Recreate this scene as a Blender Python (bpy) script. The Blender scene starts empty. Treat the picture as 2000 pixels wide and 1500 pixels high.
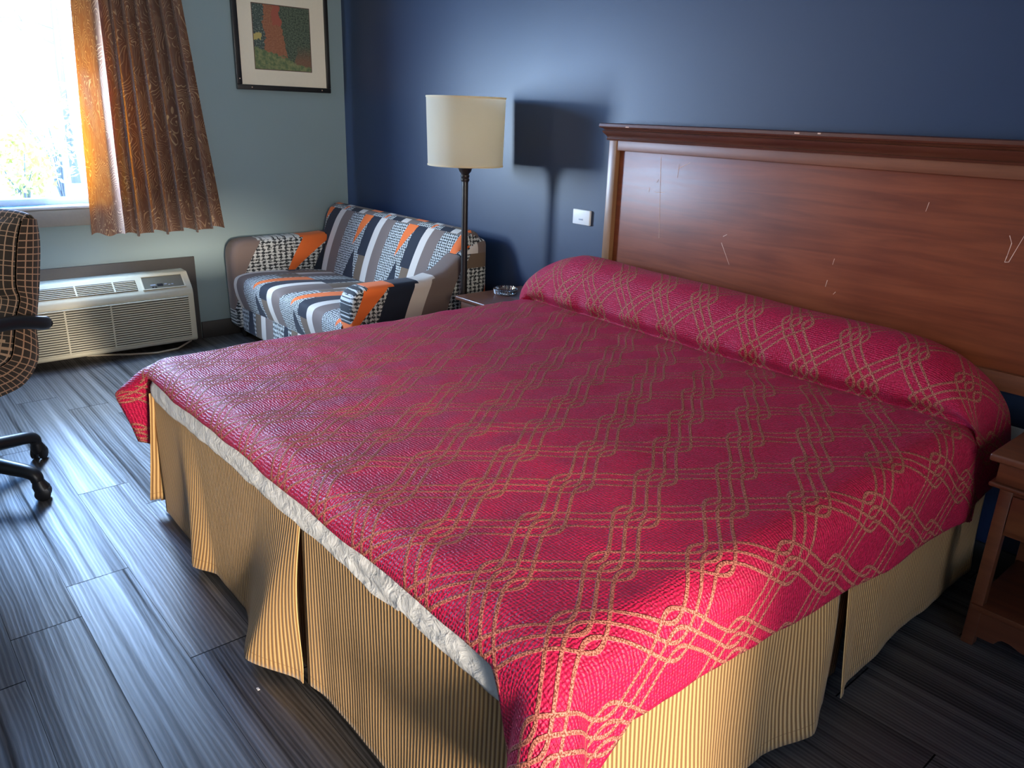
import bpy, bmesh, math, random
from mathutils import Vector, Matrix, noise as mnoise
PI = math.pi
S = bpy.context.scene
COL = S.collection
rnd = random.Random(7)

# ------------------------------------------------------------------ camera
cam_d = bpy.data.cameras.new('camera')
cam_d.sensor_width = 36.0
cam_d.lens = 36.0 * 1519.0 / 2000.0
cam_d.clip_start = 0.05
cam = bpy.data.objects.new('camera', cam_d)
COL.objects.link(cam)
_p, _y, _r = 0.33403, 0.850596, 0.033878
fw = Vector((-math.sin(_y) * math.cos(_p), math.cos(_y) * math.cos(_p), -math.sin(_p)))
rt0 = Vector((math.cos(_y), math.sin(_y), 0))
up0 = rt0.cross(fw)
rt = rt0 * math.cos(_r) + up0 * math.sin(_r)
up = up0 * math.cos(_r) - rt0 * math.sin(_r)
cam.matrix_world = Matrix(((rt.x, up.x, -fw.x, 5.017), (rt.y, up.y, -fw.y, -2.8), (rt.z, up.z, -fw.z, 1.45), (0, 0, 0, 1)))
S.camera = cam

# ------------------------------------------------------------------ world, daylight, exposure
S.view_settings.view_transform = 'Standard'
S.view_settings.look = 'None'
S.view_settings.gamma = 1.0
S.view_settings.exposure = 0.12
S.view_settings.use_curve_mapping = False
W = bpy.data.worlds.new('sky')
S.world = W
W.use_nodes = True
_nt = W.node_tree
_tc = _nt.nodes.new('ShaderNodeTexCoord'); _sp = _nt.nodes.new('ShaderNodeSeparateXYZ'); _cr = _nt.nodes.new('ShaderNodeValToRGB')
_nt.links.new(_tc.outputs['Generated'], _sp.inputs[0]); _nt.links.new(_sp.outputs[2], _cr.inputs[0]); _nt.links.new(_cr.outputs[0], _nt.nodes['Background'].inputs[0])
_cr.color_ramp.elements[0].position = 0.08; _cr.color_ramp.elements[0].color = (0.95, 0.97, 1.0, 1)
_cr.color_ramp.elements[1].position = 0.24; _cr.color_ramp.elements[1].color = (0.17, 0.42, 1.0, 1)
_nt.nodes['Background'].inputs[1].default_value = 9.0

def lamp_light(name, kind, loc, heading, energy, color, **kw):
    d = bpy.data.lights.new(name, kind)
    d.energy = energy
    d.color = color
    for k, v in kw.items():
        setattr(d, k, v)
    o = bpy.data.objects.new(name, d)
    COL.objects.link(o)
    o.location = loc
    o.rotation_euler = Vector(heading).to_track_quat('-Z', 'Y').to_euler()
    return o
# low sun through an opening added in the unseen right-hand wall
lamp_light('sun', 'SUN', (8, -3, 3), (-0.95, 0.19, -0.09), 8.0, (1.0, 0.86, 0.70), angle=math.radians(9))
# daylight entering by the window (at the panes)
lamp_light('window_daylight', 'AREA', (-0.03, -1.98, 1.5), (1, 0.05, -0.75), 58.0, (0.16, 0.43, 1.0), shape='RECTANGLE', size=0.55, size_y=1.15)
lamp_light('window_glare', 'AREA', (-0.02, -1.88, 1.37), (0.85, 0.5, -0.05), 60.0, (0.64, 0.82, 1.0), shape='RECTANGLE', size=0.22, size_y=0.62)
# added warm fill at the unseen right-hand wall, no fixture there
lamp_light('right_wall_fill', 'AREA', (6.28, -2.45, 1.65), (-1, 0.46, -0.03), 21.0, (1.0, 0.88, 0.70), shape='RECTANGLE', size=0.9, size_y=0.8, spread=math.radians(75))

# added warm fill opposite the headboard, placed for a highlight on its panel
lamp_light('front_wall_fill', 'AREA', (0.45, -4.2, 1.22), (0.62, 1, 0.0), 7.0, (1.0, 0.90, 0.76), shape='RECTANGLE', size=0.45, size_y=0.35)

lamp_light('front_strip_fill', 'AREA', (1.3, -4.2, 2.3), (0.45, 1, -0.1), 12.0, (0.90, 0.95, 1.0), shape='RECTANGLE', size=1.8, size_y=0.25)  # added cool fill at the unseen front wall, for sheen on the navy paint

# ------------------------------------------------------------------ node helpers
class Nd:
    """small wrapper so that procedural patterns can be written as arithmetic"""
    def __init__(s, g, sock): s.g = g; s.k = sock
    def _b(s, op, o, rev=False):
        a, b = (o, s) if rev else (s, o)
        return s.g.m(op, a, b)
    def __add__(s, o): return s._b('ADD', o)
    def __radd__(s, o): return s._b('ADD', o, True)
    def __sub__(s, o): return s._b('SUBTRACT', o)
    def __rsub__(s, o): return s._b('SUBTRACT', o, True)
    def __mul__(s, o): return s._b('MULTIPLY', o)
    def __rmul__(s, o): return s._b('MULTIPLY', o, True)
    def __truediv__(s, o): return s._b('DIVIDE', o)
    def lt(s, o): return s._b('LESS_THAN', o)
    def gt(s, o): return s._b('GREATER_THAN', o)
    def max(s, o): return s._b('MAXIMUM', o)
    def min(s, o): return s._b('MINIMUM', o)
    def sin(s): return s.g.m('SINE', s)
    def asin(s): return s.g.m('ARCSINE', s)
    def abs(s): return s.g.m('ABSOLUTE', s)
    def fract(s): return s.g.m('FRACT', s)
    def floor(s): return s.g.m('FLOOR', s)
    def pow(s, o): return s._b('POWER', o)
    def wrap(s, lo, hi): return s.g.m('WRAP', s, hi, lo)
    def step(s, a, b): return s.g.maprange(s, a, b)

class Mat:
    def __init__(s, name):
        s.m_ = bpy.data.materials.new(name)
        s.m_.use_nodes = True
        s.nt = s.m_.node_tree
        s.N = s.nt.nodes
        s.bsdf = s.N['Principled BSDF']
        s.out = s.N['Material Output']
    def link(s, a, b):
        s.nt.links.new(a.k if isinstance(a, Nd) else a, b)
    def put(s, sock, v):
        if isinstance(v, Nd): s.nt.links.new(v.k, sock)
        elif isinstance(v, (tuple, list)):
            sock.default_value = tuple(v) + ((1,) if len(v) == 3 and sock.type == 'RGBA' else ())
        else: sock.default_value = v
    def m(s, op, a, b=None, c=None):
        n = s.N.new('ShaderNodeMath'); n.operation = op
        s.put(n.inputs[0], a)
        if b is not None: s.put(n.inputs[1], b)
        if c is not None: s.put(n.inputs[2], c)
        return Nd(s, n.outputs[0])
    def maprange(s, v, a, b, lo=0.0, hi=1.0):
        n = s.N.new('ShaderNodeMapRange'); n.interpolation_type = 'SMOOTHSTEP'
        s.put(n.inputs['Value'], v)
        n.inputs['From Min'].default_value = a; n.inputs['From Max'].default_value = b
        n.inputs['To Min'].default_value = lo; n.inputs['To Max'].default_value = hi
        return Nd(s, n.outputs[0])
    def mix(s, f, a, b):
        n = s.N.new('ShaderNodeMix'); n.data_type = 'RGBA'
        s.put(n.inputs[0], f); s.put(n.inputs[6], a); s.put(n.inputs[7], b)
        return Nd(s, n.outputs[2])
    def coord(s, kind='Object'):
        n = s.N.new('ShaderNodeTexCoord')
        return Nd(s, n.outputs[kind])
    def xyz(s, v):
        n = s.N.new('ShaderNodeSeparateXYZ'); s.put(n.inputs[0], v)
        return [Nd(s, n.outputs[i]) for i in range(3)]
    def vec(s, x, y, z=0.0):
        n = s.N.new('ShaderNodeCombineXYZ')
        for i, v in enumerate((x, y, z)): s.put(n.inputs[i], v)
        return Nd(s, n.outputs[0])
    def scale(s, v, sc):
        n = s.N.new('ShaderNodeMapping'); s.put(n.inputs[0], v); n.inputs['Scale'].default_value = sc
        return Nd(s, n.outputs[0])
    def noise(s, v, scale, detail=3, rough=0.5, dist=0.0):
        n = s.N.new('ShaderNodeTexNoise'); s.put(n.inputs['Vector'], v)
        n.inputs['Scale'].default_value = scale; n.inputs['Detail'].default_value = detail
        n.inputs['Roughness'].default_value = rough; n.inputs['Distortion'].default_value = dist
        return Nd(s, n.outputs[0])
    def white(s, v):
        n = s.N.new('ShaderNodeTexWhiteNoise'); n.noise_dimensions = '3D'; s.put(n.inputs['Vector'], v)
        return Nd(s, n.outputs[0])
    def voro(s, v, scale, feature='F1', rnd_=1.0):
        n = s.N.new('ShaderNodeTexVoronoi'); s.put(n.inputs['Vector'], v); n.feature = feature
        n.inputs['Scale'].default_value = scale; n.inputs['Randomness'].default_value = rnd_
        return Nd(s, n.outputs[0])
    def ramp(s, f, stops, const=False):
        n = s.N.new('ShaderNodeValToRGB'); s.put(n.inputs[0], f)
        cr = n.color_ramp
        cr.interpolation = 'CONSTANT' if const else 'LINEAR'
        while len(cr.elements) < len(stops): cr.elements.new(0.5)
        for e, (p, c) in zip(cr.elements, stops): e.position = p; e.color = tuple(c) + (1,)
        return Nd(s, n.outputs[0])
    def bump(s, h, strength=0.3, dist=0.01):
        n = s.N.new('ShaderNodeBump'); s.put(n.inputs['Height'], h)
        n.inputs['Strength'].default_value = strength; n.inputs['Distance'].default_value = dist
        s.link(n.outputs[0], s.bsdf.inputs['Normal'])
    def set(s, **kw):
        names = dict(color='Base Color', rough='Roughness', metal='Metallic', spec='Specular IOR Level', sheen='Sheen Weight',
                     sheen_rough='Sheen Roughness', sheen_tint='Sheen Tint', coat='Coat Weight', coat_rough='Coat Roughness',
                     trans='Transmission Weight', ior='IOR', emit='Emission Color', emit_s='Emission Strength', sub='Subsurface Weight')
        for k, v in kw.items(): s.put(s.bsdf.inputs[names[k]], v)
        return s

def plain(name, color, rough=0.5, bump=0.0, bscale=60, var=0.08, **kw):
    M = Mat(name)
    co = M.coord()
    n = M.noise(co, bscale, 3)
    dark = tuple(c * (1 - var) for c in color); lite = tuple(min(1, c * (1 + var)) for c in color)
    M.set(color=M.mix(n, dark, lite), rough=rough, **kw)
    if bump: M.bump(n, bump, 0.004)
    return M.m_

def wood(name, c1, c2, rough=0.35, axis=0, coat=0.3, scale=1.0):
    M = Mat(name)
    co = M.coord()
    sc = [14 * scale, 14 * scale, 14 * scale]; sc[axis] = 0.9 * scale
    v = M.scale(co, sc)
    n = M.noise(v, 2.2, 5, 0.6, 0.6)
    n2 = M.noise(co, 3.0, 3)
    M.set(color=M.mix((n * 0.65 + n2 * 0.35).step(0.25, 0.75), c1, c2), rough=(n * 0.12 + (rough - 0.06)), coat=coat, coat_rough=0.42)
    M.bump(n, 0.05, 0.003)
    return M.m_

# ------------------------------------------------------------------ materials
def mat_floor():
    M = Mat('grey_wood_planks')
    x, y, z = M.xyz(M.coord())
    pw, pl = 0.183, 1.22
    row = ((y + 20.03) / pw).floor()
    fy = ((y + 20.03) / pw).fract()
    xs = (x + 20.0) / pl + M.white(M.vec(row, 3.0, 1.0))
    colm = xs.floor(); fx = xs.fract()
    rid = M.white(M.vec(row, colm, 0.0))
    seam = (fy.lt(0.007)).max(fx.lt(0.0034))
    # figure of the grain, different on every plank
    gx = x + rid * 37.0; gy = y + rid * 11.0
    warp = M.noise(M.vec(gx * 1.3, gy * 5.5, rid * 9.0), 1.0, 2, 0.45)
    rings = (gy * 520.0 + warp * 30.0 + M.noise(M.vec(gx * 14, gy * 60, 1.0), 1.0, 2) * 1.6).sin() * 0.5 + 0.5
    fine = M.noise(M.vec(gx * 9.0, gy * 330.0, 0.0), 1.0, 3, 0.6)
    broad = M.noise(M.vec(gx * 0.5, gy * 30.0, 2.0), 1.0, 2, 0.5)
    g = rings.pow(1.4) * 0.24 + fine * 0.40 + broad * 0.52
    col = M.mix(g.step(0.2, 0.95), (0.017, 0.015, 0.014), (0.18, 0.165, 0.152))
    tint = M.mix(rid * 0.75, (1, 1, 1), (0.36, 0.36, 0.39))
    n = M.N.new('ShaderNodeMix'); n.data_type = 'RGBA'; n.blend_type = 'MULTIPLY'
    n.inputs[0].default_value = 1.0
    M.link(col, n.inputs[6]); M.link(tint, n.inputs[7])
    col2 = M.mix(seam, Nd(M, n.outputs[2]), (0.006, 0.006, 0.006))
    M.set(color=col2, rough=(0.56 - g * 0.12), spec=((broad - 0.5) * 3.2 + 0.72 - seam).max(0.05) * (rid * 0.5 + 0.75))
    M.bump(g * 0.8 - seam * 1.5, 0.38, 0.0025)
    return M.m_

def mat_paint(name, col, rough):
    M = Mat(name)
    co = M.coord()
    n = M.noise(co, 160, 3); b = M.noise(co, 1.7, 3)
    M.set(color=M.mix(b, tuple(c * 0.94 for c in col), tuple(c * 1.05 for c in col)), rough=b * 0.08 + rough, spec=0.5)
    M.bump(n, 0.12, 0.002)
    return M.m_

def mat_spread():
    M = Mat('crimson_jacquard')
    u, v, _ = M.xyz(M.coord('UV'))
    Sp, P, A, d, hw = 0.1, 0.38, 0.0620, 0.037, 0.0053
    u = u - 3.91
    a = (v + 1.775 + P / 4) * (2 * PI / P)
    w = (a.sin() * 0.9).asin() * (A / math.asin(0.9))
    def strand(t):
        t = t.wrap(-Sp, Sp)
        near = t.wrap(-d / 2, d / 2).abs()
        return (t.abs().lt(1.5 * d)) * (1.0 - near.step(hw * 0.8, hw * 1.15))
    lines = strand(u - w).max(strand(u - Sp + w))
    rope = M.noise(M.vec(u * 260.0, v * 260.0), 1.0, 2, 0.6)
    rib = (v * 720.0 + M.noise(M.vec(u * 60, v * 60), 1.0, 2) * 9.0).sin()
    rib2 = (u * 800.0 + M.noise(M.vec(u * 90, v * 90, 4.0), 1.0, 2) * 9.0).sin()
    weave = M.noise(M.vec(u * 120, v * 220, 1.0), 1.0, 3, 0.6)
    red = M.mix(weave.step(0.25, 0.8), (0.30, 0.004, 0.028), (0.68, 0.012, 0.092))
    gold = M.mix(rope.step(0.38, 0.66), (0.16, 0.042, 0.030), (0.70, 0.255, 0.19))
    M.set(color=M.mix(lines, red, gold), rough=(0.50 + lines * 0.06), spec=(0.34 - lines * 0.3),
          sheen=(1.0 - lines) * 0.05, sheen_rough=0.35, sheen_tint=(1.0, 0.62, 0.85))
    h = lines * (rope * 0.5 + 0.85) + (1.0 - lines) * (rib * 0.26 + rib2 * 0.14 + weave * 0.5)
    M.bump(h, 0.65, 0.005)
    return M.m_

def mat_skirt():
    M = Mat('tan_corded_stripe')
    u, v, _ = M.xyz(M.coord('UV'))
    s = ((u + M.noise(M.vec(u * 9.0, v * 5.0), 1.0, 2) * 0.004) * (2 * PI / 0.0125)).sin() * 0.5 + 0.5
    n = M.noise(M.vec(u * 300.0, v * 300.0), 1.0, 2)
    col = M.mix((s * 0.85 + n * 0.15).step(0.2, 0.8), (0.20, 0.10, 0.034), (0.56, 0.35, 0.145))
    hem = (v - 0.03).abs().lt(0.0012)
    M.set(color=M.mix(hem * 0.5, col, (0.2, 0.1, 0.03)), rough=0.6, sheen=0.1, spec=0.3)
    M.bump(s * 0.9 + n * 0.2, 0.5, 0.003)
    return M.m_

def mat_curtain():
    M = Mat('bronze_paisley_cloth')
    u, v, _ = M.xyz(M.coord('UV'))
    wob = M.noise(M.vec(u * 9.0, v * 7.0), 1.0, 2) - 0.5
    vc = M.vec(u * 1.15 + wob * 0.16, v * 0.62 + wob * 0.10)
    dist = M.voro(vc, 7.0)
    env = M.noise(M.vec(u * 11.0, v * 7.0, 3.0), 1.0, 2)
    swirl = ((dist * 105.0 + wob * 16.0).sin()).step(0.70, 0.97) * env.step(0.47, 0.54)
    vine = (M.noise(M.vec(u * 9.0, v * 3.2, 7.0), 1.0, 1, 0.4, 1.2) * 95.0).sin().step(0.86, 0.98) * (1.0 - env.step(0.44, 0.50))
    dots = (1.0 - M.voro(M.vec(u, v), 55.0).step(0.16, 0.24)) * M.noise(M.vec(u * 14.0, v * 10.0, 9.0), 1.0, 1).step(0.60, 0.64)
    pat = swirl.max(vine * 0.75).max(dots)
    thread = M.noise(M.vec(u * 400.0, v * 60.0), 1.0, 2)
    base = M.mix(thread, (0.11, 0.062, 0.046), (0.18, 0.105, 0.08))
    col = M.mix(pat * 0.95, base, (0.66, 0.44, 0.27))
    M.set(color=col, rough=0.5, sheen=0.15, spec=0.35)
    M.bump(pat * 0.6 + thread * 0.4, 0.25, 0.002)
    tr = M.N.new('ShaderNodeBsdfTranslucent')
    M.put(tr.inputs['Color'], M.mix(pat * 0.7, (1.0, 0.22, 0.003), (1.0, 0.45, 0.03)))
    mx = M.N.new('ShaderNodeMixShader'); mx.inputs[0].default_value = 0.115
    M.link(M.bsdf.outputs[0], mx.inputs[1]); M.link(tr.outputs[0], mx.inputs[2]); M.link(mx.outputs[0], M.out.inputs[0])
    return M.m_

def mat_slip():
    """stretch slipcover print: leaning leaf-shaped bands of several colours (UV: u = one repeat, v = 0..1 up)"""
    M = Mat('leaf_print_slipcover')
    u, v, _ = M.xyz(M.coord('UV'))
    navy, cream, taupe, brown, orange = (0.012, 0.017, 0.032), (0.62, 0.56, 0.50), (0.175, 0.13, 0.115), (0.155, 0.105, 0.07), (0.80, 0.16, 0.03)
    q = v.fract()
    s = (u - q * q * 0.26 + v.floor() * 0.45 + 5.0).fract()
    fine = M.noise(M.vec(u * 66.0, v * 56.0), 1.0, 3, 0.8)
    str_ = ((v * 200.0).sin() * 0.07 + (u * 170.0).sin() * 0.07)
    speck = M.mix((fine + str_).gt(0.5), (0.02, 0.024, 0.028), (0.56, 0.58, 0.56))
    c = M.mix(s.gt(0.13), cream, taupe)
    c = M.mix(s.gt(0.34), c, speck)
    c = M.mix((s.gt(0.36)) * (s.lt(0.60)) * (q.gt(0.88)), c, brown)
    c = M.mix((s.gt(0.84)) * (q.lt(0.38)), c, brown)
    c = M.mix((s.gt(0.62)) * (q.gt((s - 0.62) * 2.0 + 0.46)), c, orange)
    c = M.mix((s.gt(0.80)) * (q.gt(0.36)) * (q.lt((s - 0.80) * 3.4 + 0.84)), c, navy)
    c = M.mix((0.42 - (s - 0.70).abs() * 3.0).gt(q), c, navy)
    n = M.noise(M.vec(u * 150.0, v * 150.0), 1.0, 2)
    M.set(color=c, rough=0.75, sheen=0.1, spec=0.25)
    M.bump(n, 0.15, 0.003)
    return M.m_

def mat_plaid():
    M = Mat('brown_windowpane_check')
    u, v, _ = M.xyz(M.coord('UV'))
    nz = M.noise(M.vec(u * 20, v * 20), 1.0, 2) * 0.06
    lu = ((u / 0.026 + nz).fract() - 0.5).abs().gt(0.42)
    lv = ((v / 0.026 + nz).fract() - 0.5).abs().gt(0.42)
    n = M.noise(M.vec(u * 500.0, v * 500.0), 1.0, 2)
    base = M.mix(n, (0.028, 0.020, 0.013), (0.075, 0.055, 0.038))
    c = M.mix(lu.max(lv), base, M.mix(n, (0.50, 0.26, 0.12), (0.62, 0.42, 0.28)))
    M.set(color=c, rough=0.8, sheen=0.25, spec=0.2)
    M.bump(lu.max(lv) * 0.6 + n * 0.5, 0.3, 0.003)
    return M.m_

def mat_art():
    M = Mat('painted_picture')
    u, v, _ = M.xyz(M.coord('UV'))
    n = M.noise(M.vec(u * 14, v * 14), 1.0, 4, 0.7); n2 = M.noise(M.vec(u * 45, v * 45, 2.0), 1.0, 3, 0.7); n3 = M.noise(M.vec(u * 5, v * 5, 5.0), 1.0, 3)
    uu = u + (n3 - 0.5) * 0.22 + (n - 0.5) * 0.10; vv = v + (n - 0.5) * 0.16
    trees = M.mix(n2.step(0.35, 0.65), (0.030, 0.050, 0.035), (0.15, 0.19, 0.13))
    trees = M.mix(((0.40 - vv) * 3.0).max(0.0).min(0.7) * uu.gt(0.72), trees, (0.27, 0.12, 0.07))
    wall = M.mix(n2.step(0.3, 0.7), (0.27, 0.095, 0.05), (0.42, 0.19, 0.10))
    wall = M.mix((vv.gt(0.70)) * uu.gt(0.33), wall, (0.40, 0.11, 0.07))
    sky = M.mix(n2.step(0.5, 0.72), (0.055, 0.085, 0.075), (0.40, 0.45, 0.38))
    grass = M.mix(n.step(0.35, 0.65), (0.10, 0.16, 0.075), (0.27, 0.29, 0.13))
    c = M.mix(uu.gt(0.19), sky, wall)
    c = M.mix(uu.gt(0.53 - (vv - 0.5) * 0.10), c, trees)
    c = M.mix(vv.lt(0.36 - uu * 0.30), c, grass)
    c = M.mix((vv.lt(0.14)) * uu.lt(0.62), c, grass)
    c = M.mix((uu.lt(0.12)) * ((vv - 0.50).abs().lt(0.05)), c, (0.55, 0.45, 0.15))
    edge = (u - 0.5).abs().max((v - 0.5).abs()).gt(0.487)
    c = M.mix(edge, c, (0.14, 0.085, 0.06))
    M.set(color=c, rough=0.6)
    return M.m_

def mat_glass(name, tint=(1, 1, 1)):
    M = Mat(name)
    tr = M.N.new('ShaderNodeBsdfTransparent'); tr.inputs[0].default_value = tint + (1,)
    gl = M.N.new('ShaderNodeBsdfGlossy'); gl.inputs['Roughness'].default_value = 0.02
    fr = M.N.new('ShaderNodeFresnel'); fr.inputs[0].default_value = 1.45
    mx = M.N.new('ShaderNodeMixShader')
    M.link(fr.outputs[0], mx.inputs[0]); M.link(tr.outputs[0], mx.inputs[1]); M.link(gl.outputs[0], mx.inputs[2]); M.link(mx.outputs[0], M.out.inputs[0])
    return M.m_

def mat_shade():
    M = Mat('cream_lampshade_linen')
    co = M.coord()
    n = M.noise(M.scale(co, (60, 60, 240)), 1.0, 3); b = M.noise(co, 9.0, 3)
    M.set(color=M.mix(n * 0.4 + b * 0.6, (0.80, 0.72, 0.55), (0.92, 0.85, 0.70)), rough=0.8)
    M.bump(n * 0.6 + b * 0.5, 0.15, 0.003)
    tr = M.N.new('ShaderNodeBsdfTranslucent'); tr.inputs['Color'].default_value = (1.0, 0.86, 0.60, 1)
    mx = M.N.new('ShaderNodeMixShader'); mx.inputs[0].default_value = 0.62
    M.link(M.bsdf.outputs[0], mx.inputs[1]); M.link(tr.outputs[0], mx.inputs[2]); M.link(mx.outputs[0], M.out.inputs[0])
    return M.m_

def mat_sheet():
    M = Mat('white_sheet_cotton')
    co = M.coord()
    n = M.noise(co, 30.0, 4, 0.6, 0.8)
    M.set(color=M.mix(n, (0.60, 0.62, 0.63), (0.78, 0.79, 0.79)), rough=0.8, sheen=0.1)
    M.bump(n, 0.5, 0.012)
    return M.m_

FLOOR = mat_floor()
NAVY = mat_paint('navy_wall_paint', (0.0105, 0.027, 0.074), 0.40)
NAVY.node_tree.nodes['Principled BSDF'].inputs['Coat Weight'].default_value = 0.35
NAVY.node_tree.nodes['Principled BSDF'].inputs['Coat Roughness'].default_value = 0.5
GREYBLUE = mat_paint('grey_blue_wall_paint', (0.25, 0.34, 0.36), 0.55)
WHITEP = mat_paint('ceiling_paint', (0.45, 0.44, 0.42), 0.8)
BASEB = plain('charcoal_baseboard', (0.035, 0.033, 0.031), 0.5)
PTRIM = plain('dark_grey_board', (0.062, 0.058, 0.054), 0.5)
SILLM = plain('taupe_sill_paint', (0.30, 0.28, 0.255), 0.45)
VINYL = plain('white_vinyl', (0.75, 0.77, 0.80), 0.35)
GLASS = mat_glass('window_glass')
CLEAR = None
SPREAD = mat_spread()
SKIRT = mat_skirt()
SHEET = mat_sheet()
CURT = mat_curtain()
LINING = plain('pale_lining_cloth', (0.72, 0.62, 0.66), 0.8)
SLIP = mat_slip()
PLAID = mat_plaid()
ART = mat_art()
SHADE = mat_shade()
DARKM = plain('dark_bronze_metal', (0.014, 0.012, 0.011), 0.32, spec=0.6)
BLACKF = plain('black_frame', (0.012, 0.012, 0.012), 0.35)
MATB = plain('cream_mat_board', (0.86, 0.79, 0.63), 0.85, var=0.03)
BLACKP = plain('black_plastic', (0.012, 0.012, 0.014), 0.38)
PTACM = plain('ivory_plastic', (0.62, 0.58, 0.44), 0.45, var=0.04)
PTACD = plain('dark_vent_gap', (0.05, 0.047, 0.036), 0.7)
PANELG = plain('olive_grey_panel', (0.13, 0.125, 0.095), 0.35)
WHITEPL = plain('white_plastic', (0.80, 0.81, 0.80), 0.4, var=0.03)
BTN = plain('grey_button', (0.30, 0.33, 0.38), 0.4)
CHERRY = wood('cherry_wood', (0.13, 0.025, 0.008), (0.27, 0.066, 0.021), 0.42, 0, 0.12)
CHERRYD = wood('dark_cherry_moulding', (0.055, 0.014, 0.006), (0.125, 0.036, 0.015), 0.32, 0, 0.35)
RAILW = wood('cherry_rail', (0.13, 0.04, 0.018), (0.25, 0.085, 0.036), 0.45, 0, 0.1)
POSTW = wood('worn_cherry_post', (0.16, 0.07, 0.03), (0.33, 0.17, 0.075), 0.35, 2, 0.25)
SCR = plain('bare_scratch', (0.72, 0.48, 0.36), 0.8)
NSW = wood('nightstand_cherry', (0.075, 0.020, 0.009), (0.165, 0.055, 0.022), 0.35, 0, 0.25)
CORDM = plain('cream_cord', (0.62, 0.56, 0.44), 0.5)
GLASSY = Mat('clear_glass').set(color=(0.95, 0.97, 0.97), rough=0.03, trans=1.0, ior=1.5).m_

# ------------------------------------------------------------------ mesh helpers
class MB:
    """collects shapes for one mesh object"""
    def __init__(s):
        s.bm = bmesh.new(); s.uv = s.bm.loops.layers.uv.new('UVMap')
    def box(s, lo, hi, bev=0.0, seg=2, rot=None, at=None):
        b = bmesh.new(); bmesh.ops.create_cube(b, size=1.0)
        lo, hi = Vector(lo), Vector(hi); c = (lo + hi) / 2; d = hi - lo
        for v in b.verts: v.co = Vector((v.co.x * d.x, v.co.y * d.y, v.co.z * d.z))
        if bev: bmesh.ops.bevel(b, geom=list(b.edges), offset=bev, segments=seg, affect='EDGES', profile=0.5)
        M_ = Matrix.Translation(c)
        if rot is not None: M_ = M_ @ rot
        s._merge(b, M_); return s
    def prism(s, poly, axis, a, b_, bev=0.0, seg=2):
        """polygon in the two other axes, extruded along axis from a to b_"""
        b = bmesh.new()
        def mk(p, t):
            if axis == 0: return (t, p[0], p[1])
            if axis == 1: return (p[0], t, p[1])
            return (p[0], p[1], t)
        v0 = [b.verts.new(mk(p, a)) for p in poly]; v1 = [b.verts.new(mk(p, b_)) for p in poly]
        n = len(poly)
        b.faces.new(v0[::-1]); b.faces.new(v1)
        for i in range(n): b.faces.new((v0[i], v0[(i + 1) % n], v1[(i + 1) % n], v1[i]))
        bmesh.ops.recalc_face_normals(b, faces=b.faces)
        if bev: bmesh.ops.bevel(b, geom=list(b.edges), offset=bev, segments=seg, affect='EDGES', profile=0.5)
        s._merge(b, Matrix.Identity(4)); return s
    def lathe(s, prof, c, n=48, closed=False):
        bm = s.bm; rings = []
        for r, z in prof:
            rings.append([bm.verts.new((c[0] + r * math.cos(2 * PI * i / n), c[1] + r * math.sin(2 * PI * i / n), c[2] + z)) for i in range(n)])
        for k in range(len(rings) - 1):
            for i in range(n):
                j = (i + 1) % n
                bm.faces.new((rings[k][i], rings[k][j], rings[k + 1][j], rings[k + 1][i]))
        if closed:
            bm.faces.new(rings[0][::-1]); bm.faces.new(rings[-1])
        return s
    def tube(s, pts, r, n=10, rz=None):
        bm = s.bm; pts = [Vector(p) for p in pts]; rings = []
        for i, p in enumerate(pts):
            t = (pts[min(i + 1, len(pts) - 1)] - pts[max(i - 1, 0)]).normalized()
            a = t.cross(Vector((0, 0, 1)))
            if a.length < 1e-3: a = Vector((1, 0, 0))
            a.normalize(); b = a.cross(t).normalized()
            ra = r[i] if isinstance(r, (list, tuple)) else r
            rb = ra if rz is None else (rz[i] if isinstance(rz, (list, tuple)) else rz)
            rings.append([bm.verts.new(p + a * ra * math.cos(2 * PI * k / n) + b * rb * math.sin(2 * PI * k / n)) for k in range(n)])
        for k in range(len(rings) - 1):
            for i in range(n):
                j = (i + 1) % n
                bm.faces.new((rings[k][i], rings[k][j], rings[k + 1][j], rings[k + 1][i]))
        bm.faces.new(rings[0][::-1]); bm.faces.new(rings[-1])
        return s
    def grid(s, nu, nv, fn, uvfn=None):
        bm = s.bm
        V = [[bm.verts.new(fn(i / (nu - 1), j / (nv - 1))) for j in range(nv)] for i in range(nu)]
        for i in range(nu - 1):
            for j in range(nv - 1):
                f = bm.faces.new((V[i][j], V[i + 1][j], V[i + 1][j + 1], V[i][j + 1]))
                if uvfn:
                    for l, (a, b) in zip(f.loops, ((i, j), (i + 1, j), (i + 1, j + 1), (i, j + 1))):
                        l[s.uv].uv = uvfn(a / (nu - 1), b / (nv - 1))
        return s
    def _merge(s, b, M_):
        vm = {v: s.bm.verts.new(M_ @ v.co) for v in b.verts}
        for f in b.faces: s.bm.faces.new([vm[v] for v in f.verts])
        b.free()
    def project_uv(s, fn):
        s.bm.normal_update()
        for f in s.bm.faces:
            for l in f.loops: l[s.uv].uv = fn(l.vert.co, f.normal)
        return s
    def build(s, name, mat, parent=None, smooth=True, angle=35, loc=None):
        s.bm.normal_update()
        me = bpy.data.meshes.new(name)
        if smooth:
            for f in s.bm.faces: f.smooth = True
            lim = math.radians(angle)
            for e in s.bm.edges:
                if len(e.link_faces) == 2 and e.calc_face_angle(0) > lim: e.smooth = False
        s.bm.to_mesh(me); s.bm.free()
        me.materials.append(mat)
        o = bpy.data.objects.new(name, me); COL.objects.link(o)
        if parent is not None: o.parent = parent
        if loc: o.location = loc
        return o

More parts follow.
